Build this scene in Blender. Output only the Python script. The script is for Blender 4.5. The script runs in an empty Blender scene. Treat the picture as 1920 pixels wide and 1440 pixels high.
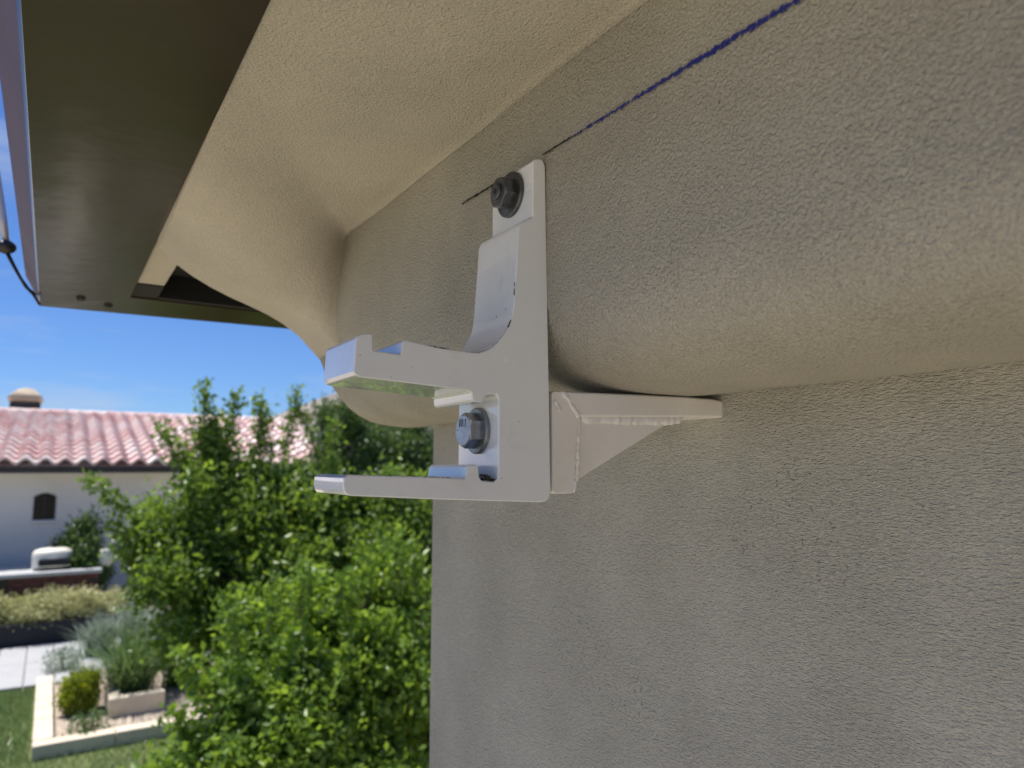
import bpy, bmesh, math, random
import numpy as np
from mathutils import Vector, Matrix

# ------------------------------------------------------------------ camera, sky, sun, exposure
scene = bpy.context.scene
FPX = 1344.0                      # focal length in pixels of a 1920 px wide picture
PITCH = math.radians(6.602); YAW = math.radians(32.618)
cd = bpy.data.cameras.new('camera'); cam = bpy.data.objects.new('camera', cd)
scene.collection.objects.link(cam); scene.camera = cam
cam.location = (0, 0, 0)
cam.rotation_euler = (math.pi/2 + PITCH, 0, -YAW)
cd.sensor_width = 36.0; cd.lens = FPX/1920*36.0
cd.clip_start = 0.01; cd.clip_end = 3000
cd.dof.use_dof = True; cd.dof.focus_distance = 0.375; cd.dof.aperture_fstop = 11.5; cd.dof.aperture_blades = 0

SUN_DIR = Vector((-0.20, 0.26, 0.90)).normalized()       # towards the sun
elev = math.asin(SUN_DIR.z); azim = math.atan2(SUN_DIR.x, SUN_DIR.y)
world = bpy.data.worlds.new('World'); scene.world = world; world.use_nodes = True
wn = world.node_tree; wn.nodes.clear()
def wnode(t, **k):
    n = wn.nodes.new(t)
    for a, v in k.items(): setattr(n, a, v)
    return n
sky = wnode('ShaderNodeTexSky', sky_type='NISHITA', sun_disc=False)
sky.sun_elevation = elev; sky.sun_rotation = azim
sky.air_density = 1.0; sky.dust_density = 0.1; sky.ozone_density = 5.0; sky.altitude = 300
bg = wnode('ShaderNodeBackground'); bg.inputs[1].default_value = 0.082
tc = wnode('ShaderNodeTexCoord'); mp = wnode('ShaderNodeMapping'); mp.inputs['Scale'].default_value = (2.2, 2.2, 11.0)
nz = wnode('ShaderNodeTexNoise'); nz.inputs['Scale'].default_value = 1.6; nz.inputs['Detail'].default_value = 6; nz.inputs['Roughness'].default_value = 0.55
rmp = wnode('ShaderNodeMapRange'); rmp.inputs[1].default_value = 0.52; rmp.inputs[2].default_value = 0.78; rmp.inputs[3].default_value = 0; rmp.inputs[4].default_value = 0.55
mx = wnode('ShaderNodeMixRGB'); mx.inputs[2].default_value = (5.2, 5.6, 6.4, 1)
wo = wnode('ShaderNodeOutputWorld')
wl = wn.links.new
wl(tc.outputs['Generated'], mp.inputs[0]); wl(mp.outputs[0], nz.inputs[0]); wl(nz.outputs[0], rmp.inputs[0])
wl(rmp.outputs[0], mx.inputs[0]); tn = wnode('ShaderNodeMixRGB', blend_type='MULTIPLY'); tn.inputs[0].default_value = 1; tn.inputs[2].default_value = (0.58, 0.77, 1.10, 1)   # clear dry air
wl(sky.outputs[0], tn.inputs[1]); wl(tn.outputs[0], mx.inputs[1]); wl(mx.outputs[0], bg.inputs[0]); wl(bg.outputs[0], wo.inputs[0])

sd = bpy.data.lights.new('sun', 'SUN'); sun = bpy.data.objects.new('sun', sd); scene.collection.objects.link(sun)
sd.energy = 5.0; sd.angle = math.radians(0.53); sd.color = (1.0, 0.95, 0.87)
sun.rotation_euler = SUN_DIR.to_track_quat('Z', 'Y').to_euler()
scene.view_settings.view_transform = 'Standard'; scene.view_settings.look = 'None'
scene.view_settings.exposure = 0.48; scene.view_settings.gamma = 1.0; scene.view_settings.use_curve_mapping = False
scene.cycles.max_bounces = 8; scene.cycles.diffuse_bounces = 4; scene.cycles.glossy_bounces = 3
scene.render.engine = 'CYCLES'
scene.cycles.use_denoising = True; scene.cycles.denoiser = 'OPENIMAGEDENOISE'; scene.cycles.denoising_input_passes = 'RGB_ALBEDO_NORMAL'; scene.cycles.denoising_prefilter = 'ACCURATE'

random.seed(7); rng = np.random.default_rng(11)
C = scene.collection

# ------------------------------------------------------------------ helpers
cF = Vector((math.sin(YAW)*math.cos(PITCH), math.cos(YAW)*math.cos(PITCH), math.sin(PITCH)))
cR = Vector((math.cos(YAW), -math.sin(YAW), 0)); cU = cR.cross(cF)
def at(u, v, ax, val):
    """point of the place seen at photo pixel (u, v) on the plane axis ax = val (metres)"""
    r = cF + cR*((u-960)/FPX) - cU*((v-720)/FPX)
    return r*(val/r[ax])
GZ = -2.45                          # ground level, the eye is the origin

def link_mesh(name, verts, faces, mat, parent=None, smooth=False, loc=None):
    me = bpy.data.meshes.new(name); me.from_pydata([tuple(v) for v in verts], [], [tuple(f) for f in faces]); me.update()
    if smooth: me.polygons.foreach_set('use_smooth', [True]*len(me.polygons))
    return link_data(name, me, mat, parent, loc)
def link_data(name, me, mat=None, parent=None, loc=None):
    if mat is not None and not me.materials: me.materials.append(mat)
    o = bpy.data.objects.new(name, me); C.objects.link(o)
    if parent: o.parent = parent
    if loc is not None: o.location = loc
    return o
def link_bm(name, bm, mat, parent=None, smooth=False, loc=None):
    bmesh.ops.recalc_face_normals(bm, faces=bm.faces)
    me = bpy.data.meshes.new(name); bm.to_mesh(me); bm.free()
    if smooth: me.polygons.foreach_set('use_smooth', [True]*len(me.polygons))
    return link_data(name, me, mat, parent, loc)
def tag(o, label, cat, group=None):
    o['label'] = label; o['category'] = cat
    if group: o['group'] = group
    return o
def thing(name, label, cat, loc=(0, 0, 0), group=None):
    o = bpy.data.objects.new(name, None); C.objects.link(o); o.location = loc; o.empty_display_size = 0.1
    return tag(o, label, cat, group)
def struct(o): o['kind'] = 'structure'; return o
def bm_box(bm, lo, hi):
    lo = Vector(lo); hi = Vector(hi)
    m = Matrix.Translation((lo+hi)/2) @ Matrix.Diagonal((hi.x-lo.x, hi.y-lo.y, hi.z-lo.z, 1))
    return bmesh.ops.create_cube(bm, size=1, matrix=m)['verts']
def box(name, lo, hi, mat, parent=None, bevel=0.0, seg=2):
    bm = bmesh.new(); bm_box(bm, lo, hi)
    if bevel: bmesh.ops.bevel(bm, geom=bm.edges[:], offset=bevel, segments=seg, affect='EDGES', profile=0.5)
    return link_bm(name, bm, mat, parent)
def tube(bm, pts, radii, n=8, cap=True):
    rings = []
    pts = [Vector(p) for p in pts]
    for i, p in enumerate(pts):
        d = (pts[min(i+1, len(pts)-1)] - pts[max(i-1, 0)]).normalized()
        a = d.orthogonal().normalized() if i == 0 else (a - d*a.dot(d)).normalized()
        b = d.cross(a)
        rings.append([bm.verts.new(p + (a*math.cos(t)+b*math.sin(t))*radii[i]) for t in [2*math.pi*k/n for k in range(n)]])
    for r0, r1 in zip(rings, rings[1:]):
        for k in range(n): bm.faces.new((r0[k], r0[(k+1) % n], r1[(k+1) % n], r1[k]))
    if cap: bm.faces.new(rings[0][::-1]); bm.faces.new(rings[-1])
def prism(name, poly, y0, y1, mat, parent=None, bevel=0.0, seg=2, ang=25, smooth_ang=20):
    """polygon in X, Z pushed along Y from y0 to y1"""
    bm = bmesh.new()
    a = [bm.verts.new((x, y0, z)) for x, z in poly]; b = [bm.verts.new((x, y1, z)) for x, z in poly]
    n = len(poly)
    bm.faces.new(a); bm.faces.new(b[::-1])
    for i in range(n): bm.faces.new((a[i], a[(i+1) % n], b[(i+1) % n], b[i]))
    bmesh.ops.recalc_face_normals(bm, faces=bm.faces)
    if bevel:
        es = [e for e in bm.edges if len(e.link_faces) == 2 and e.calc_face_angle(0) > math.radians(ang)]
        bmesh.ops.bevel(bm, geom=es, offset=bevel, segments=seg, affect='EDGES', profile=0.5, clamp_overlap=True)
    o = link_bm(name, bm, mat, parent, smooth=True)
    bpy_shade(o, smooth_ang)
    if bevel:
        w = o.modifiers.new('flat_faces', 'WEIGHTED_NORMAL'); w.weight = 100; w.keep_sharp = True
    return o
def bpy_shade(o, deg):
    me = o.data; bm = bmesh.new(); bm.from_mesh(me)
    for e in bm.edges:
        e.smooth = not (len(e.link_faces) == 2 and e.calc_face_angle(0) > math.radians(deg))
    for f in bm.faces: f.smooth = True
    bm.to_mesh(me); bm.free()

# ------------------------------------------------------------------ materials
def mat_new(name):
    m = bpy.data.materials.new(name); m.use_nodes = True
    nt = m.node_tree; nt.nodes.clear()
    out = nt.nodes.new('ShaderNodeOutputMaterial'); b = nt.nodes.new('ShaderNodeBsdfPrincipled')
    nt.links.new(b.outputs[0], out.inputs[0])
    return m, nt, b
class G:
    def __init__(s, nt): s.nt = nt
    def n(s, t, **k):
        n = s.nt.nodes.new(t)
        for a, v in k.items(): setattr(n, a, v)
        return n
    def l(s, a, b): s.nt.links.new(a, b)
    def coord(s, scale=(1, 1, 1), src='Object', rot=(0, 0, 0)):
        t = s.n('ShaderNodeTexCoord'); m = s.n('ShaderNodeMapping'); m.inputs['Scale'].default_value = scale; m.inputs['Rotation'].default_value = rot
        s.l(t.outputs[src], m.inputs[0]); return m.outputs[0]
    def noise(s, vec, scale, detail=3, rough=0.5, dist=0.0):
        n = s.n('ShaderNodeTexNoise'); n.inputs['Scale'].default_value = scale; n.inputs['Detail'].default_value = detail
        n.inputs['Roughness'].default_value = rough; n.inputs['Distortion'].default_value = dist
        s.l(vec, n.inputs['Vector']); return n.outputs[0]
    def rng(s, v, a, b, c, d, smooth=False):
        n = s.n('ShaderNodeMapRange'); n.interpolation_type = 'SMOOTHSTEP' if smooth else 'LINEAR'
        for i, x in enumerate((a, b, c, d)): n.inputs[i+1].default_value = x
        s.l(v, n.inputs[0]); return n.outputs[0]
    def math(s, op, a, b=None):
        n = s.n('ShaderNodeMath', operation=op)
        for i, x in enumerate((a, b)):
            if x is None: continue
            if isinstance(x, (int, float)): n.inputs[i].default_value = x
            else: s.l(x, n.inputs[i])
        return n.outputs[0]
    def mix(s, f, a, b):
        n = s.n('ShaderNodeMixRGB')
        for i, x in enumerate((f, a, b)):
            if isinstance(x, (int, float)): n.inputs[i].default_value = x
            elif isinstance(x, tuple): n.inputs[i].default_value = (*x, 1)
            else: s.l(x, n.inputs[i])
        return n.outputs[0]
    def bump(s, h, strength, dist, normal=None):
        n = s.n('ShaderNodeBump'); n.inputs['Strength'].default_value = strength; n.inputs['Distance'].default_value = dist
        s.l(h, n.inputs['Height'])
        if normal is not None: s.l(normal, n.inputs['Normal'])
        return n.outputs[0]

def plain(name, col, rough=0.6, metal=0.0, var=0.12, vscale=6.0, bump=0.0, bscale=60.0, spec=0.5):
    m, nt, b = mat_new(name); g = G(nt); v = g.coord()
    n = g.noise(v, vscale, 5, 0.6)
    dark = tuple(c*(1-var) for c in col); lite = tuple(min(1, c*(1+var)) for c in col)
    g.l(g.mix(g.rng(n, 0.3, 0.7, 0, 1), dark, lite), b.inputs['Base Color'])
    b.inputs['Roughness'].default_value = rough; b.inputs['Metallic'].default_value = metal; b.inputs['Specular IOR Level'].default_value = spec
    if bump: g.l(g.bump(g.noise(v, bscale, 4, 0.6), 1.0, bump), b.inputs['Normal'])
    return m

def stucco(name, col, stretch=(1, 1, 1), grain=1.0, stain=0.0, rot=(0, 0, 0)):
    m, nt, b = mat_new(name); g = G(nt)
    v = g.coord(stretch, rot=rot); v1 = g.coord()
    big = g.noise(v1, 3.2, 4, 0.6); mid = g.noise(v1, 22, 4, 0.65)
    fine = g.noise(v, 600, 3, 0.6, 0.15); fine2 = g.noise(v, 1100, 2, 0.5); lump = g.noise(v, 75, 3, 0.55)
    c0 = tuple(x*0.93 for x in col); c1 = tuple(min(1, x*1.06) for x in col)
    base = g.mix(g.rng(mid, 0.3, 0.7, 0, 1), c0, c1)
    streak = g.noise(g.coord((1, 9, 1.1)), 2.2, 5, 0.6)                 # old water runs
    base = g.mix(g.rng(streak, 0.52, 0.74, 0, 0.04+stain*0.06), base, tuple(x*y for x, y in zip(col, (0.70, 0.70, 0.66))))
    base = g.mix(g.rng(big, 0.40, 0.72, 0, 0.16), base, tuple(x*y for x, y in zip(col, (0.86, 0.88, 0.86))))
    sand = g.noise(v, 820, 2, 0.7)                                     # light and dark sand grains in the finish coat
    base = g.mix(g.rng(sand, 0.36, 0.64, 0, 0.6), base, tuple(x*0.66 for x in col))
    # dirt caught in the pits of the finish, in patches
    patch = g.rng(g.noise(v1, 6.0, 3, 0.55), 0.53, 0.66, 0.0, 1.0, True)
    pit = g.rng(g.noise(v1, 420, 2, 0.6), 0.60, 0.68, 0.0, 1.0, True)
    base = g.mix(g.math('MULTIPLY', g.math('MULTIPLY', patch, pit), 0.30+stain), base, tuple(x*0.33 for x in col))
    speck = g.rng(g.noise(v1, 420, 1, 0.5), 0.785, 0.81, 0.0, 0.7)
    base = g.mix(speck, base, tuple(x*0.35 for x in col))
    g.l(base, b.inputs['Base Color'])
    b.inputs['Roughness'].default_value = 0.78; b.inputs['Specular IOR Level'].default_value = 0.32
    h = g.math('ADD', g.math('MULTIPLY', fine, 1.0), g.math('MULTIPLY', fine2, 0.35))
    h = g.math('ADD', h, g.math('MULTIPLY', lump, 0.35))
    amt = g.rng(g.noise(v1, 9, 3, 0.5), 0.3, 0.7, 0.70, 1.25)          # the float left some areas smoother
    h = g.math('MULTIPLY', h, amt)
    n1 = g.bump(g.noise(v1, 14, 2, 0.5), 0.5, 0.0006)
    g.l(g.bump(h, 1.0, 0.0036*grain, n1), b.inputs['Normal'])
    return m

STU = (0.475, 0.460, 0.392)  # one stucco paint; wall and soffit use lighter copies that paint in their light
M = {}
M['stucco_wall'] = stucco('stucco_wall', (0.51, 0.505, 0.452), (1, 0.55, 1.5), 1.0, 0.40, (math.radians(-14), 0, 0))
M['stucco_band'] = stucco('stucco_band', STU, (1, 1, 1), 1.05)
M['stucco_soffit'] = stucco('stucco_soffit', (0.515, 0.487, 0.408), (1, 1, 1), 0.55)

def paint_white():
    m, nt, b = mat_new('white_powder_coat'); g = G(nt); v = g.coord()
    n = g.noise(v, 18, 4, 0.6); speck = g.rng(g.noise(v, 600, 1, 0.5), 0.775, 0.80, 0, 1.0)
    smudge = g.rng(g.noise(v, 40, 5, 0.7), 0.56, 0.80, 0, 0.45)
    c = g.mix(g.rng(n, 0.3, 0.7, 0, 1), (0.65, 0.69, 0.735), (0.695, 0.725, 0.76))
    c = g.mix(smudge, c, (0.48, 0.46, 0.42))
    c = g.mix(speck, c, (0.05, 0.05, 0.045))
    g.l(c, b.inputs['Base Color']); b.inputs['Roughness'].default_value = 0.16; b.inputs['Specular IOR Level'].default_value = 0.5
    g.l(g.rng(g.noise(v, 55, 4, 0.7), 0.3, 0.75, 0.14, 0.30), b.inputs['Roughness'])
    b.inputs['Coat Weight'].default_value = 1.0; b.inputs['Coat Roughness'].default_value = 0.035
    g.l(g.bump(g.noise(v, 140, 2, 0.5), 0.5, 0.00010), b.inputs['Normal'])
    return m
M['white'] = paint_white()
M['white_weld'] = plain('painted_weld', (0.70, 0.70, 0.69), 0.3, 0, 0.08, 80, 0.0006, 300)
M['white_steel'] = plain('white_painted_steel', (0.68, 0.67, 0.65), 0.34, 0, 0.08, 25, 0.00022, 200)
M['zinc'] = plain('zinc_plated_steel', (0.36, 0.38, 0.41), 0.36, 1.0, 0.22, 160, 0.00012, 900)
M['zinc_dull'] = plain('dull_zinc', (0.26, 0.28, 0.29), 0.48, 1.0, 0.2, 200, 0.00012, 700)
M['dark_steel'] = plain('weathered_dark_steel', (0.11, 0.115, 0.12), 0.42, 0.75, 0.5, 120, 0.0002, 500)
M['black_steel'] = plain('blackened_steel', (0.03, 0.03, 0.032), 0.5, 0.5, 0.4, 120, 0.0002, 500)
M['grime'] = plain('dark_grime', (0.025, 0.022, 0.02), 0.7, 0, 0.5, 300)
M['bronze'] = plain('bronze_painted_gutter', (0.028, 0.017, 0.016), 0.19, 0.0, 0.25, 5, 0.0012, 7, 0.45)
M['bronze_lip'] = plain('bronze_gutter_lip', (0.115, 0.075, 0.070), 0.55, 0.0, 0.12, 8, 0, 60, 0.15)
M['black_void'] = plain('underlay_and_void_black', (0.006, 0.006, 0.006), 0.9, 0, 0.3, 10)  # near-black for the felt, also paints shade into the open void
M['roof_deck'] = plain('roof_deck', (0.20, 0.15, 0.12), 0.8, 0, 0.2, 3)
M['black_rubber'] = plain('black_rubber', (0.014, 0.014, 0.016), 0.45, 0, 0.2, 50)
M['grey_tube'] = plain('grey_tube', (0.42, 0.42, 0.45), 0.3, 0.3, 0.1, 30)

def chalk():
    m, nt, b = mat_new('blue_chalk'); g = G(nt); t = g.n('ShaderNodeTexCoord')
    at_ = g.n('ShaderNodeAttribute', attribute_name='edge'); v = g.coord()
    sp = g.n('ShaderNodeSeparateXYZ'); g.l(t.outputs['Object'], sp.inputs[0])
    dens = g.noise(v, 520, 3, 0.7)
    core = g.math('SUBTRACT', 1.0, at_.outputs['Fac'])
    a = g.rng(g.math('ADD', g.math('MULTIPLY', core, 0.85), g.math('MULTIPLY', g.math('SUBTRACT', dens, 0.5), 2.1)), 0.30, 0.75, 0, 1, True)
    col = g.mix(g.rng(sp.outputs[1], 0.262, 0.285, 0, 1), (0.022, 0.030, 0.19), (0.012, 0.012, 0.014))
    g.l(col, b.inputs['Base Color']); b.inputs['Roughness'].default_value = 0.9; b.inputs['Specular IOR Level'].default_value = 0.1
    g.l(a, b.inputs['Alpha'])
    return m
M['chalk'] = chalk()

# ------------------------------------------------------------------ the stucco house we stand against
XW, XB, ZS, ZB, YE = 0.3493, 0.2137, 0.2096, 0.0455, 0.712    # wall plane, band plane, soffit, cornice foot, house corner
X3, X4 = 0.0705, -0.0243                                       # inner and outer foot of the gutter
house = thing('stucco_house', 'cream stucco house corner with rounded cornice band, soffit and dark gutter, filling the right side', 'house', (XW, YE, GZ))
def hp(o):
    o.parent = house; o.matrix_parent_inverse = Matrix.Translation(-house.location); return o

PYF_ = -6.9
def wall_mesh():
    bm = bmesh.new()
    # rounded arris at the far corner, wall returns to +X
    r = 0.010
    prof = [(XW, -7.0), (XW, -2), (XW, -0.5), (XW, 0.0), (XW, 0.3), (XW, 0.5), (XW, YE-r)]
    prof += [(XW + r - r*math.cos(a), YE - r + r*math.sin(a)) for a in np.linspace(0, math.pi/2, 7)[1:]]
    prof += [(XW+1.0, YE), (XW+9, YE), (XW+9, -7.0)]
    zs = [GZ-0.3, -1.5, -0.5, -0.2, 0.0, ZB+0.012]
    grid = [[bm.verts.new((x, y, z)) for x, y in prof] for z in zs]
    n = len(prof)
    for a, b in zip(grid, grid[1:]):
        for i in range(n): bm.faces.new((a[i], a[(i+1) % n], b[(i+1) % n], b[i]))
    return bm
o = hp(link_bm('wall', wall_mesh(), M['stucco_wall'], smooth=True)); bpy_shade(o, 30)

# cornice band: rounded foot, upright face
prof = [(XW+0.02, 0.0535), (XW, 0.0520), (0.342, 0.0462), (0.335, 0.0434), (0.318, 0.0422), (0.290, 0.0445), (0.278, 0.0475), (0.266, 0.0530), (0.255, 0.0605),
        (0.245, 0.0705), (0.236, 0.0825), (0.228, 0.0965), (0.2215, 0.112), (0.2172, 0.128), (0.2147, 0.145), (XB, 0.160), (XB, 0.180), (XB, 0.200), (XB, ZS+0.01), (XW, ZS+0.01)]
prof_t = [(XW+0.02, 0.0535), (XW, 0.0520), (0.3420, 0.0462), (0.3350, 0.0434), (0.3200, 0.0421)]
for k_ in range(11):
    th_ = math.radians(90 - 9*k_); prof_t.append((XB + 0.080*(1-math.cos(th_))**1.3, 0.0419 + 0.052*(1-math.sin(th_))**1.1))
prof_t += [(XB, 0.140), (XB, 0.180), (XB, ZS+0.01), (XW, ZS+0.01)]
def cornice_mesh():
    bm = bmesh.new()
    ys = list(np.linspace(-6.9, -0.5, 14)) + list(np.arange(-0.41, YE-0.004, 0.01)) + [YE-0.004, YE-0.001, YE]
    rows = []
    for y in ys:
        wv = 0.0003*math.sin(y*23+0.4) + 0.00025*math.sin(y*61)
        sh = 0.0 if y < YE-0.003 else (0.001 if y < YE-0.0005 else 0.003)
        row = []
        kb = min(1, max(0, (y-0.42)/0.24)); kb = kb*kb*(3-2*kb)
        for i, ((xa, za), (xb_, zb_)) in enumerate(zip(prof_t, prof)):
            x = xa+(xb_-xa)*kb; z = za+(zb_-za)*kb
            k = 1.0 if 1 < i < len(prof)-2 else 0.0
            row.append(bm.verts.new((x + (wv*0.8+sh)*k, y, z + wv*k*(1 if i < 9 else 0) + (sh*0.6 if i < 8 else 0))))
        rows.append(row)
    for a, b in zip(rows, rows[1:]):
        for i in range(len(prof)-1): bm.faces.new((a[i], b[i], b[i+1], a[i+1]))
    bm.faces.new(rows[-1])
    return bm
o = hp(link_bm('cornice_band', cornice_mesh(), M['stucco_band'], smooth=True)); bpy_shade(o, 40)

# soffit, sweeping down into an ogee corbel under the corner of the eaves
S_IN = [(290, 460), (325, 492), (360, 517), (395, 538), (430, 556), (465, 572), (500, 589), (530, 607), (560, 631), (582, 655), (605, 681), (622, 711)]
ogee = [(p.x, p.z) for p in (at(u, v, 1, YE) for u, v in S_IN)]
ox = np.array([p[0] for p in ogee]); oz = np.array([p[1] for p in ogee])
ox[0] = X3
def ogee_z(x): return float(np.interp(x, ox, oz))
def soffit_mesh():
    bm = bmesh.new()
    xs = list(np.linspace(X3, 0.232, 60))
    ys = [-6.9, -4, -2, -1, -0.41] + list(np.linspace(-0.3, 0.37, 24)) + list(np.linspace(0.376, 0.60, 40)) + list(np.linspace(0.602, 0.66, 40)) + list(np.linspace(0.664, YE, 16))
    rows = []
    for y in ys:
        row = []
        for x in xs:
            t = min(1, max(0, (XB-x)/(XB-X3))); y0 = 0.612 - 0.24*t; k = min(1, max(0, (y-y0)/(0.042+0.27*t))); k = k*k*(3-2*k)
            z = ZS + (ogee_z(x)-ZS)*k
            rr = max(0.0, (x-(XB-0.008))/0.008)              # soft cove against the band
            if k < 0.5 and x <= XB+0.001: z -= 0.002*min(rr, 1)**2
            z += 0.0003*math.sin(x*41+y*17)+0.00025*math.sin(y*37-x*11)
            row.append(bm.verts.new((x, y, z)))
        rows.append(row)
    for a, b in zip(rows, rows[1:]):
        for i in range(len(xs)-1): bm.faces.new((a[i], b[i], b[i+1], a[i+1]))
    # back of the corbel and outer edge
    top = [bm.verts.new((x, YE, ZS+0.03)) for x in xs]
    for i in range(len(xs)-1): bm.faces.new((rows[-1][i], top[i], top[i+1], rows[-1][i+1]))
    up = [bm.verts.new((X3, y, ZS+0.03)) for y in ys]
    for i in range(len(ys)-1): bm.faces.new((rows[i][0], up[i], up[i+1], rows[i+1][0]))
    return bm
o = hp(link_bm('soffit', soffit_mesh(), M['stucco_soffit'], smooth=True)); bpy_shade(o, 50)

# the eave beyond the corner: narrow plastered strip, void painted black for its shade, roof deck above everything
hp(box('eave_strip', (X3+0.001, YE+0.002, ZS+0.002), (0.100, 0.915, ZS+0.03), M['stucco_soffit'], bevel=0.001))
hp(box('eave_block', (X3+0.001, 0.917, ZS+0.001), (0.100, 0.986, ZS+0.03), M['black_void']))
hp(box('void_shade_board', (0.1015, 0.9765, ZS+0.0005), (9.0, 0.9865, ZS+0.0305), M['black_void']))  # black board added so the void reads as deep shade
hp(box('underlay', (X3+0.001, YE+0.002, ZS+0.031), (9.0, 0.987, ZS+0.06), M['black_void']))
hp(box('roof_deck', (-0.02, PYF_, ZS+0.072), (9.0, 1.09, ZS+0.10), M['roof_deck']))
hp(box('eave_board', (X3+0.002, PYF_, ZS+0.031), (XW+0.5, YE, ZS+0.071), M['roof_deck']))
def gutter_strip(axis):
    """section (out, up) of a K gutter swept along the eave, mitred at the corner"""
    zb = ZS-0.0010
    sec = [(0.0, zb+0.045), (0.0, zb), (0.086, zb-0.0004), (0.0945, zb-0.0006), (0.0965, zb+0.0012), (0.0975, zb+0.005), (0.100, zb+0.014), (0.1075, zb+0.030), (0.1135, zb+0.042), (0.116, zb+0.056), (0.1135, zb+0.060), (0.108, zb+0.060), (0.106, zb+0.055)]
    YI = 0.9885
    bm = bmesh.new(); rows = []
    if axis == 'Y': ts = [-6.9, -3, -1, 0, 0.5, 0.8]
    else: ts = [9, 4, 1, 0.5, 0.3]
    for t in ts: rows.append([bm.verts.new((X3-o_, t, z) if axis == 'Y' else (t, YI+o_*1.0, z)) for o_, z in sec])
    rows.append([bm.verts.new((X3-o_, YI+o_*1.2, z)) for o_, z in sec])
    for a, b in zip(rows, rows[1:]):
        for i in range(len(sec)-1): bm.faces.new((a[i], a[i+1], b[i+1], b[i]))
    bmesh.ops.recalc_face_normals(bm, faces=bm.faces)
    return bm
gut = hp(link_bm('gutter', gutter_strip('Y'), M['bronze'])); bpy_shade(gut, 35)
g2 = hp(link_bm('gutter', gutter_strip('X'), M['bronze'])); bpy_shade(g2, 35)
# front faces get a lighter bronze copy, painting in the sky light on them
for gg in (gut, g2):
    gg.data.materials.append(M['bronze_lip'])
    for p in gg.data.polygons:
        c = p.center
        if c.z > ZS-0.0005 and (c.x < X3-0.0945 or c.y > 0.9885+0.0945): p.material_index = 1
for (u, v) in ((152, 560), (203, 573)):
    p = at(u, v, 2, ZS-0.002); bm = bmesh.new()
    bmesh.ops.create_uvsphere(bm, u_segments=12, v_segments=8, radius=0.0055, matrix=Matrix.Translation(p) @ Matrix.Diagonal((1, 1, 0.6, 1)))
    hp(link_bm('rivet', bm, M['black_steel'], smooth=True))

# blue chalk line snapped along the band
def chalk_mesh():
    verts = []; faces = []; edge = []
    segs = [(-0.4, 0.302), (0.347, 0.392)]
    for a, b in segs:
        n = max(2, int((b-a)/0.002)); base = len(verts)
        for i in range(n+1):
            y = a + (b-a)*i/n; z = 0.1645 + (y-0.14)*0.0145
            near = max(0.0, min(1.0, (0.285-y)/0.10)); hw = 0.0010 + 0.0016*near
            if y > 0.34: hw = 0.0008
            x = XB - 0.0011
            for k, e in ((-1, 1), (0, 0), (1, 1)):
                verts.append((x, y, z + k*hw*(1+0.08*random.random()))); edge.append(e if y < 0.34 else e*0.5)
        for i in range(n):
            for k in range(2):
                q = base+i*3+k; faces.append((q, q+1, q+4, q+3))
    o = link_mesh('chalk_line', verts, faces, M['chalk'])
    at_ = o.data.attributes.new('edge', 'FLOAT', 'POINT'); at_.data.foreach_set('value', edge)
    o['label'] = 'dark blue chalk line snapped along the stucco band'
    return o
hp(chalk_mesh())

# ------------------------------------------------------------------ the white bracket
YB0, YB1 = 0.300, 0.3415
trace = [(999, 303), (1003, 298), (1012, 297), (1019, 301), (1023, 312), (1026, 500), (1030, 720), (1033, 922), (1031, 934), (1023, 941), (1010, 942),
 (800, 936), (658, 930), (650, 928), (645, 922), (643, 910), (645, 896), (653, 890), (805, 894), (871, 897.5), (874, 894), (876, 876), (880, 871), (893, 871.5), (898, 876),
 (899.5, 894), (904, 901), (926, 903), (933, 897), (934.5, 880), (935.3, 750), (931, 740), (916, 738), (910.5, 742), (909, 750), (904, 755), (889, 753.5), (885.5, 750), (884.5, 737), (880, 733),
 (813, 724), (674, 707), (666.5, 703), (663, 696), (667, 637), (671, 629.5), (679, 625.5), (697, 624.7), (699.7, 628), (700.6, 656.5), (750, 664), (752.5, 661), (754, 639), (760, 637), (775, 640.5),
 (800, 646), (814, 649.5), (835, 653.5), (860, 657), (883, 660), (897, 661), (910, 657.5), (923, 651), (935, 640), (945, 627.5), (953, 613), (959, 599), (963.5, 570), (966, 530), (969, 485), (972, 430), (977, 418), (999, 407)]
poly = [(p.x, p.z) for p in (at(u, v, 1, YB0) for u, v in trace)]
br = thing('mounting_bracket', 'white painted metal bracket with two hooked arms bolted to the stucco band', 'bracket', (XB, 0.32, 0.07))
def bp(o, par=None):
    o.parent = par or br
    org = (par or br)
    o.matrix_parent_inverse = Matrix.Translation(-br.location) if par is None else Matrix.Identity(4)
    return o
body = bp(prism('bracket_body', poly, YB0, YB1, M['white'], bevel=0.0009, seg=3, ang=50, smooth_ang=28))

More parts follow.
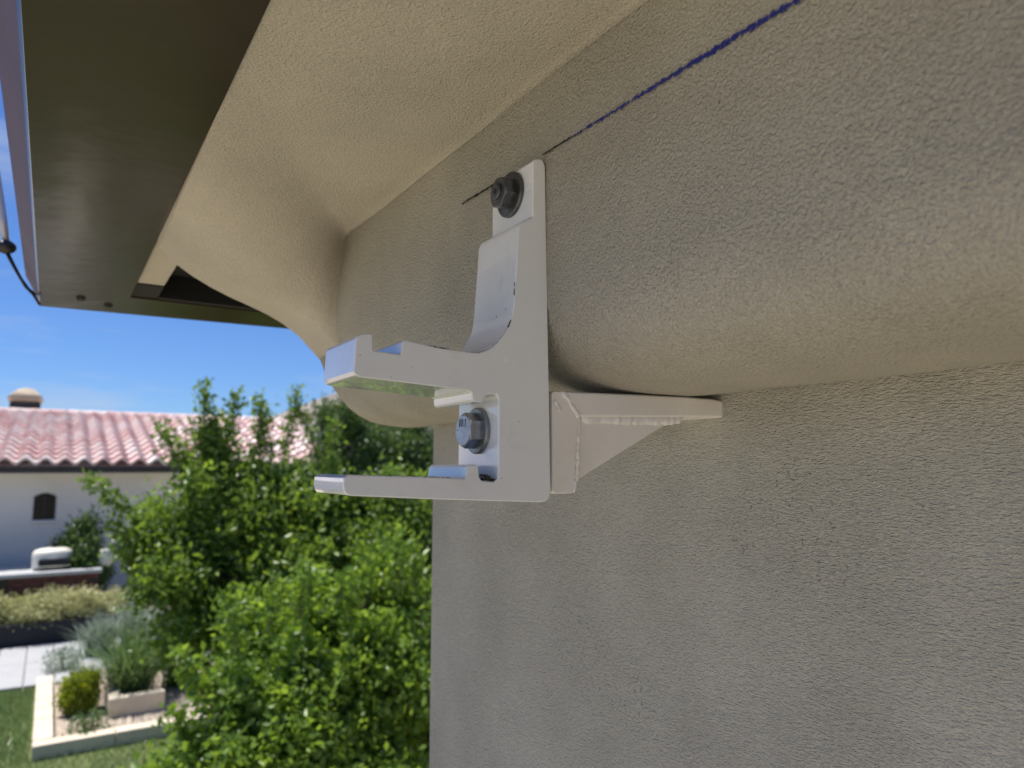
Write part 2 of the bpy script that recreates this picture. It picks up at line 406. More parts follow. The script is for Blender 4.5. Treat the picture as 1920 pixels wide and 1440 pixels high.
def tr(pts, y): return [(p.x, p.z) for p in (at(u, v, 1, y) for u, v in pts)]
YS0, YS1 = 0.3035, 0.3375
bp(prism('spacer_upright', tr([(1035, 736), (1040, 733), (1057, 733.5), (1086, 782), (1081, 850), (1077, 923), (1072, 925), (1040, 926), (1036, 922)], YS0), YS0, YS1, M['white_steel'], bevel=0.0022, seg=4, ang=30))
bp(prism('spacer_bar', tr([(1059, 733.5), (1200, 739.5), (1290, 744), (1340, 748), (1357, 752), (1363, 760), (1364, 783), (1283, 782), (1088, 782)], YS0), YS0, YS1, M['white_steel'], bevel=0.0016, seg=4, ang=30))
bp(prism('gusset', tr([(1082, 783), (1284, 783), (1278, 788), (1243, 799), (1085, 898), (1079, 905)], 0.3065), 0.3065, 0.3135, M['white_steel'], bevel=0.0005))
def weld(pts, y, r):
    bm = bmesh.new(); P = [at(u, v, 1, y) for u, v in pts]
    seglen = [(b-a).length for a, b in zip(P, P[1:])]; L = sum(seglen); n = max(8, int(L/(r*0.32)))
    for i in range(n+1):
        d = L*i/n; k = 0
        while k < len(seglen)-1 and d > seglen[k]: d -= seglen[k]; k += 1
        q = P[k].lerp(P[k+1], min(1, d/seglen[k]))
        rr = r*random.uniform(0.6, 1.1)
        q = q + Vector((random.uniform(-1, 1)*r*0.35, random.uniform(-0.2, 0.2)*r, random.uniform(-1, 1)*r*0.16))
        bmesh.ops.create_icosphere(bm, subdivisions=2, radius=rr, matrix=Matrix.Translation(q) @ Matrix.Rotation(random.uniform(-.6, .6), 4, 'Y') @ Matrix.Diagonal((1.0, 0.62, 1.15, 1)))
    o = bp(link_bm('weld_bead', bm, M['white_weld'], smooth=True))
    m = o.modifiers.new('fuse', 'REMESH'); m.mode = 'VOXEL'; m.voxel_size = max(0.00035, r*0.2); m.use_smooth_shade = True
    m = o.modifiers.new('soften', 'SMOOTH'); m.factor = 0.5; m.iterations = 14
    return o
weld([(1095, 784), (1150, 786), (1225, 788), (1262, 788), (1274, 785)], 0.3064, 0.0029)
weld([(1084, 785), (1083, 840), (1080, 900)], 0.3052, 0.0017)
weld([(1057, 737), (1068, 753), (1085, 781)], 0.3036, 0.0015)
weld([(1040, 752), (1047, 762), (1050, 770)], 0.3030, 0.0010)
weld([(1079, 903), (1078, 915), (1076, 922)], 0.3035, 0.0009)

def hexbolt(u, v, x, mats, scale, kind):
    """fastener on the plate face at x, pointing outwards (-X)"""
    c = at(u, v, 0, x); c.x = x
    root = bp(link_bm('washer', disc(0.0128*scale, 0.0056*scale, 0.0022*scale), mats[0], smooth=True)); bpy_shade(root, 30)
    root.name = 'bolt'; root.matrix_parent_inverse = Matrix.Identity(4)
    root.location = Vector(c) - br.location
    return root, c
def disc(R, r, h, n=48):
    """flat round washer lying on the plane x=0, towards -X"""
    bm = bmesh.new()
    sec = [(r, 0), (r, -h), (R-0.0006, -h), (R, -h+0.0006), (R, 0)]
    rings = [[bm.verts.new((x, rad*math.cos(t), rad*math.sin(t))) for rad, x in sec] for t in [2*math.pi*k/n for k in range(n)]]
    for i in range(n):
        a, b = rings[i], rings[(i+1) % n]
        for k in range(len(sec)): bm.faces.new((a[k], a[(k+1) % len(sec)], b[(k+1) % len(sec)], b[k]))
    return bm
def hex_head(af, h, x0, rot, cham=0.0012, n=6):
    """hexagon across flats af, from x0 to x0-h, with the round chamfer of a real head"""
    bm = bmesh.new(); R = af/math.sqrt(3); m = 8
    outline = []
    for k in range(6):
        a0, a1 = rot+k*math.pi/3, rot+(k+1)*math.pi/3
        p0 = np.array([math.cos(a0), math.sin(a0)])*R; p1 = np.array([math.cos(a1), math.sin(a1)])*R
        for j in range(m): outline.append(p0+(p1-p0)*j/m)
    base = [bm.verts.new((x0, p[0], p[1])) for p in outline]
    def drop(p): return max(0.0, (np.hypot(*p)-af*0.475))*0.62
    top = [bm.verts.new((x0-h+drop(p), p[0], p[1])) for p in outline]
    face = [bm.verts.new((x0-h, *(p/np.hypot(*p)*af*0.475))) for p in outline]
    N = len(outline)
    for i in range(N):
        j = (i+1) % N
        bm.faces.new((base[i], base[j], top[j], top[i])); bm.faces.new((top[i], top[j], face[j], face[i]))
    bm.faces.new(face[::-1]); bm.faces.new(base)
    return bm
def fasten(u, v, x, washer_r, mw):
    c = at(u, v, 0, x)
    root = bpy.data.objects.new('bolt', None); C.objects.link(root); root.parent = br; root.location = Vector((x, c.y, c.z)) - br.location
    root.empty_display_size = 0.01
    w = link_bm('washer', disc(washer_r, washer_r*0.42, 0.0022), mw, root, smooth=True); bpy_shade(w, 30)
    return root
# zinc hex bolt in the slot
xs_ = at(934.5, 820, 1, YB0).x
b1 = fasten(897, 808, xs_-0.0001, 0.0118, M['zinc_dull'])
b1['label'] = 'bright zinc hex bolt in the lower slot'
hd = link_bm('bolt_head', hex_head(0.0158, 0.0070, -0.0022, math.radians(90)), M['zinc'], b1, smooth=True); bpy_shade(hd, 18)
def mark(txt, size, y, z, par, x, rot=0.0):
    cu = bpy.data.curves.new('mark', 'FONT'); cu.body = txt; cu.size = size; cu.extrude = 0.00022; cu.align_x = 'CENTER'; cu.align_y = 'CENTER'; cu.offset = 0.0
    to = bpy.data.objects.new('mark_tmp', cu); C.objects.link(to)
    dg = bpy.context.evaluated_depsgraph_get(); dg.update()
    me = bpy.data.meshes.new_from_object(to.evaluated_get(dg)); bpy.data.objects.remove(to)
    o = link_data('head_mark', me, M['zinc_dull'], par)
    # text x -> -Y (read from -X side), text y -> Z
    m = Matrix(((0, 0, -1, x), (-1, 0, 0, y), (0, 1, 0, z), (0, 0, 0, 1)))
    o.matrix_local = m @ Matrix.Rotation(rot, 4, 'Z')
    return o
mark('RU', 0.0058, 0.0004, 0.0036, b1, -0.00925)
mark('-', 0.0050, 0.0055, 0.0008, b1, -0.00925)
# dark nut at the top
xt_ = at(999, 360, 1, YB0).x
b2 = fasten(959, 366, xt_-0.0001, 0.0126, M['dark_steel'])
b2['label'] = 'dark weathered nut and washer at the top of the plate'
nut = link_bm('nut', hex_head(0.0158, 0.0068, -0.0022, math.radians(75)), M['dark_steel'], b2, smooth=True); bpy_shade(nut, 18)
bm = bmesh.new(); tube(bm, [(-0.008, 0, 0), (-0.0102, 0, 0), (-0.0108, 0, 0)], [0.0045, 0.0045, 0.0037], 24)
link_bm('stud_end', bm, M['dark_steel'], b2, smooth=False)
bm = bmesh.new(); tube(bm, [(-0.0105, 0, 0), (-0.01105, 0, 0)], [0.0017, 0.0017], 6)
link_bm('stud_socket', bm, M['black_steel'], b2)

# metal shavings lying in the lower slot, black scuffs on the arrises
bm = bmesh.new(); p0 = at(906, 899, 1, 0.303); p1 = at(927, 900, 1, 0.303)
for i in range(170):
    t = random.random()**1.3; y = 0.3005 + 0.018*random.random()**1.6
    q = Vector((p0.x + (p1.x-p0.x)*t*0.85, y, p0.z - 0.0004 + random.random()*0.0034*(1-t)))
    m = Matrix.Translation(q) @ Matrix.Rotation(random.random()*6, 4, Vector((random.random(), random.random(), random.random()+.1)).normalized()) @ Matrix.Diagonal((random.uniform(.0004, .0015), random.uniform(.0003, .0006), .0003, 1))
    bmesh.ops.create_cube(bm, size=1, matrix=m)
sh = link_bm('metal_shavings', bm, M['grime']); sh['kind'] = 'stuff'; tag(sh, 'black metal shavings lying in the lower slot of the bracket', 'shavings')
def scuffs(name, pts, n, r):
    bm = bmesh.new(); P = [at(u, v, 1, YB0-0.00005) for u, v in pts]
    for i in range(n):
        k = random.randrange(len(P)-1); q = P[k].lerp(P[k+1], random.random())
        s = r*random.uniform(0.25, 0.95); d = (P[k+1]-P[k]).normalized(); ang = math.atan2(d.z, d.x)
        m = Matrix.Translation(q + Vector((0, random.uniform(0, 0.0006), 0))) @ Matrix.Rotation(-ang, 4, 'Y') @ Matrix.Diagonal((s*2.4, 0.00035, s*0.8, 1))
        bmesh.ops.create_icosphere(bm, subdivisions=1, radius=0.5, matrix=m)
    return bp(link_bm(name, bm, M['grime'], smooth=True))
scuffs('paint_chip', [(953, 614), (958, 601)], 16, 0.0011)
scuffs('paint_chip', [(965.5, 530), (964.5, 556)], 16, 0.0008)
scuffs('paint_chip', [(814, 649.8), (838, 654)], 18, 0.0008)
scuffs('paint_chip', [(800, 646.5), (883, 660.5), (897, 661.5), (923, 651), (945, 628), (959, 599)], 60, 0.00045)
scuffs('paint_chip', [(660, 890), (770, 893), (846, 895.5)], 45, 0.0005)

# ------------------------------------------------------------------ string light cable at the gutter
cab = thing('hanging_cable', 'thin black cable with a dark socket and pale tube hanging beside the gutter end', 'cable', at(70, 555, 1, 1.06))
def cp(o): o.parent = cab; o.matrix_parent_inverse = Matrix.Translation(-cab.location); return o
bm = bmesh.new(); tube(bm, [at(u, v, 1, 1.05) for u, v in ((10, 470), (20, 490), (34, 515), (48, 538), (62, 552), (75, 572))], [0.0016]*6, 6); cp(link_bm('cable', bm, M['black_rubber'], smooth=True))
bm = bmesh.new(); tube(bm, [at(u, v, 1, 1.055) for u, v in ((14, 470), (27, 497), (40, 522), (54, 541), (68, 553))], [0.0012]*5, 6); cp(link_bm('cable', bm, M['black_rubber'], smooth=True))
bm = bmesh.new(); bmesh.ops.create_uvsphere(bm, u_segments=16, v_segments=12, radius=0.010, matrix=Matrix.Translation(at(11, 463, 1, 1.05)) @ Matrix.Diagonal((1.1, 1, 0.85, 1))); cp(link_bm('socket', bm, M['black_rubber'], smooth=True))
bm = bmesh.new(); tube(bm, [at(11, 455, 1, 1.05), at(6, 410, 1, 1.05), at(-6, 330, 1, 1.05), at(-25, 240, 1, 1.05)], [0.0040, 0.0042, 0.0042, 0.0042], 12); cp(link_bm('tube', bm, M['grey_tube'], smooth=True))

# ------------------------------------------------------------------ ground
M['earth'] = plain('pale_ground', (0.47, 0.395, 0.29), 0.9, 0, 0.12, 0.6, 0.01, 12)
M['lawn'] = plain('lawn_soil', (0.13, 0.155, 0.05), 0.9, 0, 0.35, 1.5, 0.02, 60)
M['gravel'] = plain('gravel', (0.54, 0.46, 0.38), 0.9, 0, 0.30, 45, 0.02, 60)
M['slab'] = plain('paving_slab', (0.37, 0.375, 0.385), 0.8, 0, 0.08, 3, 0.002, 40)
M['kerb'] = plain('cream_kerb', (0.62, 0.54, 0.42), 0.8, 0, 0.10, 5, 0.002, 40)
M['charcoal'] = plain('charcoal_render', (0.018, 0.019, 0.022), 0.8, 0, 0.2, 4)
struct(link_mesh('ground', [(-600, -600, GZ), (600, -600, GZ), (600, 900, GZ), (-600, 900, GZ)], [(0, 1, 2, 3)], M['earth']))
gp = lambda u, v, z=GZ: at(u, v, 2, z)
k0 = gp(58, 1430); k1 = gp(72, 1240)                    # outer edge of the left kerb
KX, KY0, KY1 = k0.x, k0.y, k1.y
PY0 = gp(0, 1300).y; PY1 = gp(0, 1222).y                # path between lawn and charcoal planter
print('kerb', KX, KY0, KY1, 'path', PY0, PY1)
struct(link_mesh('lawn', [(-9, 3.0, GZ+.004), (5.0, 3.0, GZ+.004), (5.0, PY0, GZ+.004), (-9, PY0, GZ+.004)], [(0, 1, 2, 3)], M['lawn']))
def blades(name, n, area, h, w, mat, z, lean=0.5):
    x = rng.uniform(area[0], area[1], n); y = rng.uniform(area[2], area[3], n); bed = (x > KX-0.01) & (y > KY0-0.01); x = np.where(bed, KX-0.02-rng.uniform(0, 1.4, n), x); a = rng.uniform(0, 6.283, n); hh = h*rng.uniform(0.6, 1.2, n)
    lx = rng.normal(0, lean, n)*hh; ly = rng.normal(0, lean, n)*hh
    V = np.zeros((n, 3, 3)); V[:, 0] = np.stack([x-np.cos(a)*w, y-np.sin(a)*w, np.full(n, z)], 1); V[:, 1] = np.stack([x+np.cos(a)*w, y+np.sin(a)*w, np.full(n, z)], 1)
    V[:, 2] = np.stack([x+lx, y+ly, z+hh], 1)
    return mesh_np(name, V.reshape(-1, 3), np.arange(n*3).reshape(-1, 3), mat)
def mesh_np(name, V, F, mat, parent=None, attr=None):
    me = bpy.data.meshes.new(name); nv, nf, k = len(V), len(F), F.shape[1]
    me.vertices.add(nv); me.vertices.foreach_set('co', V.astype(np.float32).ravel())
    me.loops.add(nf*k); me.loops.foreach_set('vertex_index', F.astype(np.int32).ravel())
    me.polygons.add(nf); me.polygons.foreach_set('loop_start', np.arange(0, nf*k, k, dtype=np.int32)); me.polygons.foreach_set('loop_total', np.full(nf, k, dtype=np.int32))
    me.update(calc_edges=True)
    if attr is not None:
        a = me.attributes.new('tint', 'FLOAT', 'POINT'); a.data.foreach_set('value', attr.astype(np.float32))
    return link_data(name, me, mat, parent)

def leafmat(name, c0, c1, trans=0.35, rough=0.38):
    m, nt, b = mat_new(name); g = G(nt)
    a = g.n('ShaderNodeAttribute', attribute_name='tint')
    col = g.mix(a.outputs['Fac'], c0, c1)
    g.l(col, b.inputs['Base Color']); b.inputs['Roughness'].default_value = rough; b.inputs['Specular IOR Level'].default_value = 0.5
    t = g.n('ShaderNodeBsdfTranslucent'); hs = g.n('ShaderNodeHueSaturation'); hs.inputs['Hue'].default_value = 0.485; hs.inputs['Saturation'].default_value = 1.1; hs.inputs['Value'].default_value = 1.5
    g.l(col, hs.inputs['Color']); g.l(hs.outputs[0], t.inputs[0])
    ms = g.n('ShaderNodeMixShader'); ms.inputs[0].default_value = trans
    out = [n for n in nt.nodes if n.type == 'OUTPUT_MATERIAL'][0]
    g.l(b.outputs[0], ms.inputs[1]); g.l(t.outputs[0], ms.inputs[2]); g.l(ms.outputs[0], out.inputs[0])
    return m
M['leaf'] = leafmat('bright_leaf', (0.080, 0.165, 0.030), (0.290, 0.430, 0.075), 0.46)
M['leaf_mid'] = leafmat('mid_green_leaf', (0.060, 0.130, 0.026), (0.240, 0.355, 0.062), 0.43)
M['leaf_dark'] = leafmat('dark_leaf', (0.045, 0.095, 0.028), (0.125, 0.205, 0.050), 0.32)
M['leaf_hedge'] = leafmat('yellow_green_leaf', (0.27, 0.30, 0.11), (0.60, 0.58, 0.32), 0.25)
M['leaf_sage'] = leafmat('sage_leaf', (0.17, 0.23, 0.17), (0.34, 0.40, 0.31), 0.2)
M['leaf_lime'] = leafmat('lime_leaf', (0.16, 0.22, 0.015), (0.36, 0.42, 0.04), 0.35)
M['leaf_grass'] = leafmat('grass_leaf', (0.075, 0.135, 0.045), (0.18, 0.27, 0.10), 0.3)
M['bark'] = plain('bark', (0.10, 0.075, 0.055), 0.9, 0, 0.3, 12, 0.01, 40)
gr = blades('grass', 26000, (-1.2, 1.6, 5.5, PY0-0.02), 0.05, 0.004, M['leaf_grass'], GZ+.004); gr['kind'] = 'stuff'
tag(gr, 'short mown green grass of the lawn left of the cream kerb', 'grass')
a = gr.data.attributes.new('tint', 'FLOAT', 'POINT'); a.data.foreach_set('value', np.repeat(rng.uniform(0.2, 1.0, len(gr.data.vertices)//3), 3).astype(np.float32))

path = struct(link_mesh('path', [(-9, PY0, GZ+.006), (9, PY0, GZ+.006), (9, PY1, GZ+.006), (-9, PY1, GZ+.006)], [(0, 1, 2, 3)], M['gravel']))
bm = bmesh.new(); sw = 0.30; sl = (PY1-PY0-0.01)
vs = bm_box(bm, (0, 0, 0), (sw-0.012, sl/2-0.012, 0.030)); bmesh.ops.bevel(bm, geom=bm.edges[:], offset=0.004, segments=1, affect='EDGES')
me_slab = bpy.data.meshes.new('paving_slab'); bm.to_mesh(me_slab); bm.free()
for i in range(16):
    for j in range(2):
        s = link_data('paving_slab', me_slab, M['slab'], path, (-2.2+i*sw, PY0+0.008+j*sl/2, GZ+0.008+random.uniform(0, 0.003)))

# gravel bed edged with kerbs
bx0, bx1, by0, by1 = KX, KX+2.6, KY0, PY0-0.04
kw = gp(98, 1425).x-KX
struct(link_mesh('gravel_bed', [(bx0, by0, GZ+.012), (bx1, by0, GZ+.012), (bx1, by1, GZ+.012), (bx0, by1, GZ+.012)], [(0, 1, 2, 3)], M['gravel']))
n = 9000; gx = rng.uniform(bx0+0.1, bx1, n); gy = rng.uniform(by0+0.1, by1, n)
tet = np.array([[0, 0, 1], [1, 0, -.3], [-.5, .9, -.3], [-.5, -.9, -.3]])*0.014
V = (tet[None]*rng.uniform(0.5, 1.3, (n, 1, 1)) + np.stack([gx, gy, np.full(n, GZ+0.016)], 1)[:, None]).reshape(-1, 3)
Fq = (np.arange(n)[:, None, None]*4 + np.array([[0, 1, 2], [0, 2, 3], [0, 3, 1]])[None]).reshape(-1, 3)
gv = mesh_np('gravel', V, Fq, M['gravel']); gv['kind'] = 'stuff'; tag(gv, 'loose tan gravel inside the cream kerbed planting bed', 'gravel')
kerb = thing('garden_kerb', 'cream block kerb edging the gravel bed beside the lawn', 'kerb', (KX, KY0, GZ))
yy = by0+kw+0.004
while yy < by1:
    L = min(0.62, by1-yy); box('kerb_block', (0, yy-KY0, 0), (kw, yy-KY0+L-0.006, 0.13), M['kerb'], kerb, 0.008); yy += L
xx = 0.0
while xx < 2.5: box('kerb_block', (xx, 0, 0), (xx+0.614, kw, 0.125), M['kerb'], kerb, 0.008); xx += 0.62
kerb2 = thing('raised_kerb', 'low white inner kerb wall around the fountain grass', 'kerb', gp(202, 1352))
i0 = gp(202, 1352); L1 = gp(308, 1335).x-i0.x; D1 = 1.15
box('kerb_block', (0, 0, 0), (L1, 0.12, 0.20), M['kerb'], kerb2, 0.01); box('kerb_block', (0, 0.125, 0), (0.12, 0.125+D1/2, 0.20), M['kerb'], kerb2, 0.01); box('kerb_block', (0, 0.13+D1/2, 0), (0.12, 0.13+D1, 0.20), M['kerb'], kerb2, 0.01)

# charcoal planter wall, hedge, brick counter
pw = thing('planter_wall', 'long charcoal planter wall under the clipped hedge', 'planter', (-1, PY1+0.03, GZ))
PH = at(60, 1168, 1, PY1+0.05).z-GZ
box('planter_front', (-6, 0, 0), (4.0, 0.12, PH), M['charcoal'], pw, 0.01); box('planter_soil', (-6, 0.122, 0), (4.0, 1.1, PH-0.05), M['bark'], pw)

def leaf_cloud(centers, size, jitter, per, aspect=0.5, up=0.3, tint=None, droop=0.0):
    """many small folded leaves around the given twig points"""
    n = len(centers)*per
    c = np.repeat(centers, per, 0) + rng.normal(0, 1, (n, 3))*np.asarray(jitter)
    d = rng.normal(0, 1, (n, 3)); d[:, 2] += up; d /= np.linalg.norm(d, axis=1, keepdims=True)
    s = rng.normal(0, 1, (n, 3)); s -= (s*d).sum(1, keepdims=True)*d; s /= np.linalg.norm(s, axis=1, keepdims=True)
    nn = np.cross(d, s)
    L = size*rng.uniform(0.6, 1.25, (n, 1)); w = L*aspect*0.5
    V = np.stack([c, c+d*L*0.5+s*w+nn*w*0.35, c+d*L, c+d*L*0.5-s*w+nn*w*0.35], 1).reshape(-1, 3)
    i = np.arange(n)[:, None]*4
    F = np.concatenate([i+np.array([[0, 1, 2]]), i+np.array([[0, 2, 3]])], 1).reshape(-1, 3)
    tw = np.repeat(tint if tint is not None else rng.uniform(0, 1, len(centers)), per)
    t = np.clip(tw*0.7 + rng.uniform(0, 0.3, n), 0, 1)
    return V, F, np.repeat(t, 4)
def merge(parts):
    V = []; F = []; T = []; o = 0
    for v, f, t in parts: V.append(v); F.append(f+o); T.append(t); o += len(v)
    return np.concatenate(V), np.concatenate(F), np.concatenate(T)
def shell_points(n, c, r, fill=0.55, seed=0):
    d = rng.normal(0, 1, (n, 3)); d /= np.linalg.norm(d, axis=1, keepdims=True)
    bumpy = 1 + 0.16*np.sin(d[:, 0]*5+seed)+0.14*np.sin(d[:, 1]*6+seed*2)+0.14*np.sin(d[:, 2]*7+seed*3)
    return np.array(c) + d*np.array(r)*(bumpy*rng.uniform(fill, 1.0, n)**0.6)[:, None]
def bush(name, label, cat, base, r, leafsize, ntw, mat, group=None, per=26, jitter=0.05, aspect=0.45, stems=5):
    base = Vector(base); t = thing(name, label, cat, base, group)
    ce = shell_points(ntw, (0, 0, r[2]*0.95), r, 0.5, random.random()*9)
    ce = ce[ce[:, 2] > 0.02]
    V, F, T = leaf_cloud(ce, leafsize, jitter, per, aspect)
    mesh_np('foliage', V, F, mat, t, T)
    bm = bmesh.new()
    for k in range(stems):
        e = ce[random.randrange(len(ce))]*0.8
        tube(bm, [(0, 0, 0), (e[0]*0.4, e[1]*0.4, e[2]*0.5), (e[0], e[1], e[2])], [0.018, 0.012, 0.005], 5)
    link_bm('stem', bm, M['bark'], t)
    return t
HY = PY1+0.45
for k, (u, v0, rx) in enumerate(((-20, 1140, 0.50), (45, 1142, 0.50), (105, 1135, 0.50), (160, 1130, 0.48), (215, 1128, 0.46))):
    p = at(u, v0, 1, HY); topz = at(u, (1106, 1110, 1098, 1102, 1100)[k], 1, HY).z; zb_ = GZ+PH-0.06
    lab = ['pale yellow green hedge bush cut by the left picture edge', 'pale hedge bush on the planter, left of the oven', 'yellow green hedge bush directly below the white oven', 'hedge bush on the planter just right of the oven', 'rightmost hedge bush on the planter, touching the tree'][k]
    bush('hedge_bush', lab, 'hedge', (p.x, HY, zb_), (rx*0.72, 0.40, (topz-zb_)*0.40), 0.05, 260, M['leaf_hedge'], 'hedge bushes on the charcoal planter', 22, 0.05, 0.4)

# outdoor counter with brick front
CY = 13.0
M['brick'] = plain('dark_red_brick', (0.15, 0.058, 0.045), 0.85, 0, 0.35, 9, 0.004, 60)
M['mortar'] = plain('mortar', (0.10, 0.085, 0.08), 0.9)
M['stone_top'] = plain('pale_stone_top', (0.46, 0.47, 0.48), 0.5, 0, 0.08, 4)
M['appliance'] = plain('dark_appliance', (0.02, 0.022, 0.024), 0.25, 0.3)
M['oven_white'] = plain('cream_oven_plaster', (0.74, 0.71, 0.63), 0.55, 0, 0.05, 6)
M['chrome'] = plain('polished_steel', (0.65, 0.65, 0.66), 0.12, 1.0)
ct = at(0, 1078, 1, CY); cz = ct.z
ctr = thing('outdoor_counter', 'brick outdoor kitchen counter with pale stone top behind the hedge', 'counter', (-1.0, CY, GZ))
cx0, cx1 = -3.2, at(186, 1068, 1, CY).x+1.0
H = cz-GZ
box('counter_core', (cx0, 0.035, 0), (cx1, 0.9, H-0.062), M['mortar'], ctr)
box('stone_top', (cx0-0.04, -0.05, H-0.06), (cx1+0.04, 0.95, H), M['stone_top'], ctr, 0.01)
bm = bmesh.new(); bm_box(bm, (0, 0, 0), (0.205, 0.05, 0.058)); bmesh.ops.bevel(bm, geom=bm.edges[:], offset=0.004, segments=1, affect='EDGES')
me_br = bpy.data.meshes.new('brick'); bm.to_mesh(me_br); bm.free()
z = H-0.062-0.064; row = 0
while z > H-0.62:
    x = cx0 + (0.107 if row % 2 else 0)
    while x < cx1-0.2:
        if x+1.0-1.0 > -2.2: link_data('brick', me_br, M['brick'], ctr, (x, -0.012+random.uniform(-0.004, 0.004), z))
        x += 0.215
    z -= 0.068; row += 1
da = at(3, 1095, 1, CY); box('cabinet_door', (da.x+1.0-0.55, -0.03, H-0.75), (da.x+1.0+0.07, -0.016, H-0.07), M['appliance'], ctr, 0.004)
# oven
oc = at(97, 1069, 1, CY+0.42); ox_ = oc.x
ov = thing('outdoor_oven', 'white domed oven with dark mouth on the stone counter', 'oven', (ox_, CY+0.40, cz+0.003))
ov.scale = (0.66, 0.66, 0.66)
bm = bmesh.new(); R = 0.41
prof_o = [(0.40, 0.0), (0.405, 0.10), (0.405, 0.22), (0.41, 0.30), (0.405, 0.36), (0.37, 0.42), (0.28, 0.455), (0.14, 0.47), (0.0, 0.472)]
rings = []
for r_, z_ in prof_o[:-1]: rings.append([bm.verts.new((r_*math.cos(t), r_*0.85*math.sin(t), z_)) for t in [2*math.pi*k/32 for k in range(32)]])
tip = bm.verts.new((0, 0, prof_o[-1][1]))
for a_, b_ in zip(rings, rings[1:]):
    for k in range(32): bm.faces.new((a_[k], a_[(k+1) % 32], b_[(k+1) % 32], b_[k]))
for k in range(32): bm.faces.new((rings[-1][k], rings[-1][(k+1) % 32], tip))
link_bm('oven_dome', bm, M['oven_white'], ov, smooth=True)
bm = bmesh.new(); bm_box(bm, (-0.28, -0.375, 0.11), (0.34, -0.20, 0.245)); bmesh.ops.bevel(bm, geom=bm.edges[:], offset=0.02, segments=2, affect='EDGES'); link_bm('oven_mouth', bm, M['charcoal'], ov)
box('oven_sill', (-0.29, -0.43, 0.085), (0.35, -0.33, 0.108), M['chrome'], ov, 0.004)
box('oven_base', (-0.36, -0.36, 0.0), (0.40, -0.345, 0.05), M['charcoal'], ov)
bm = bmesh.new(); tube(bm, [(0.02, 0.1, 0.46), (0.02, 0.1, 0.54), (0.02, 0.1, 0.545), (0.02, 0.1, 0.60)], [0.05, 0.05, 0.085, 0.085], 16); link_bm('flue', bm, M['charcoal'], ov)
pt = at(197, 1047, 1, CY+0.3)
po = thing('white_jar', 'small white jar on the counter at the edge of the tree', 'jar', (pt.x, CY+0.3, cz+0.002))
bm = bmesh.new(); tube(bm, [(0, 0, 0), (0, 0, 0.03), (0, 0, 0.16), (0, 0, 0.21), (0, 0, 0.25)], [0.07, 0.10, 0.11, 0.07, 0.08], 18); link_bm('jar_body', bm, M['oven_white'], po, smooth=True)

# ------------------------------------------------------------------ neighbour's house
M['n_wall'] = plain('neighbour_render', (0.74, 0.71, 0.66), 0.85, 0, 0.06, 1.0, 0.003, 30)
M['n_dark'] = plain('dark_fascia', (0.030, 0.028, 0.028), 0.6)
def tilemat():
    m, nt, b = mat_new('weathered_clay_tile'); g = G(nt); oi = g.n('ShaderNodeObjectInfo'); v = g.coord()
    n = g.noise(v, 9, 4, 0.6)
    cr = g.n('ShaderNodeValToRGB'); e = cr.color_ramp.elements
    e[0].position = 0.0; e[0].color = (0.62, 0.39, 0.37, 1); e[1].position = 1.0; e[1].color = (0.77, 0.68, 0.65, 1)
    x = e.new(0.35); x.color = (0.68, 0.48, 0.45, 1); x = e.new(0.7); x.color = (0.75, 0.64, 0.61, 1)
    g.l(g.math('ADD', g.math('MULTIPLY', oi.outputs['Random'], 0.75), g.math('MULTIPLY', n, 0.25)), cr.inputs[0])
    g.l(cr.outputs[0], b.inputs['Base Color']); b.inputs['Roughness'].default_value = 0.8
    return m
M['tile'] = tilemat()
EY = 14.0
ez = at(300, 868, 1, EY).z
nh = thing('neighbour_house', 'low neighbouring house with weathered pink clay tile roof and shaded pale wall', 'house', (0, EY, GZ))
slope = 0.235; run = 4.75
rx0 = at(0, 868, 1, EY).x-0.35; rxe = at(617, 868, 1, EY).x; rxr = at(545, 770, 1, EY+run).x
zE = ez-GZ
ca, sa = math.cos(math.atan(slope)), math.sin(math.atan(slope))
roof = link_mesh('roof', [(-9, 0.02, zE-0.06), (rxe, 0.02, zE-0.06), (rxr, run, zE-0.06+run*slope), (-9, run, zE-0.06+run*slope), (-9, 2*run, zE-0.06), (rxe, 2*run, zE-0.06)],
                 [(0, 1, 2, 3), (3, 2, 5, 4), (1, 5, 2)], M['tile'], nh)
TW, TE, TL = 0.272, 0.385, 0.47
def tile_mesh():
    bm = bmesh.new(); nx = 10; A = 0.046
    def row(y, dz, lift): return [bm.verts.new((TW*1.04*i/nx, y, A*math.cos(2*math.pi*i/nx*1.0+math.pi)*(1.0) + lift + dz)) for i in range(nx+1)]
    t0, t1 = row(0, 0.0, 0.075), row(TL, 0.0, 0.0); b0 = row(0, -0.052, 0.075)
    f0 = row(0, 0.0, 0.075)
    for i in range(nx):
        bm.faces.new((t0[i], t0[i+1], t1[i+1], t1[i])); bm.faces.new((b0[i], b0[i+1], f0[i+1], f0[i]))
    me = bpy.data.meshes.new('roof_tile'); bmesh.ops.recalc_face_normals(bm, faces=bm.faces); bm.to_mesh(me); bm.free(); me.materials.append(M['tile'])
    me.polygons.foreach_set('use_smooth', [True]*len(me.polygons)); return me
me_tile = tile_mesh(); pitch = math.atan(slope); nt_ = 0
rows_n = int(run/ca/TE)+1
extra = bmesh.new()
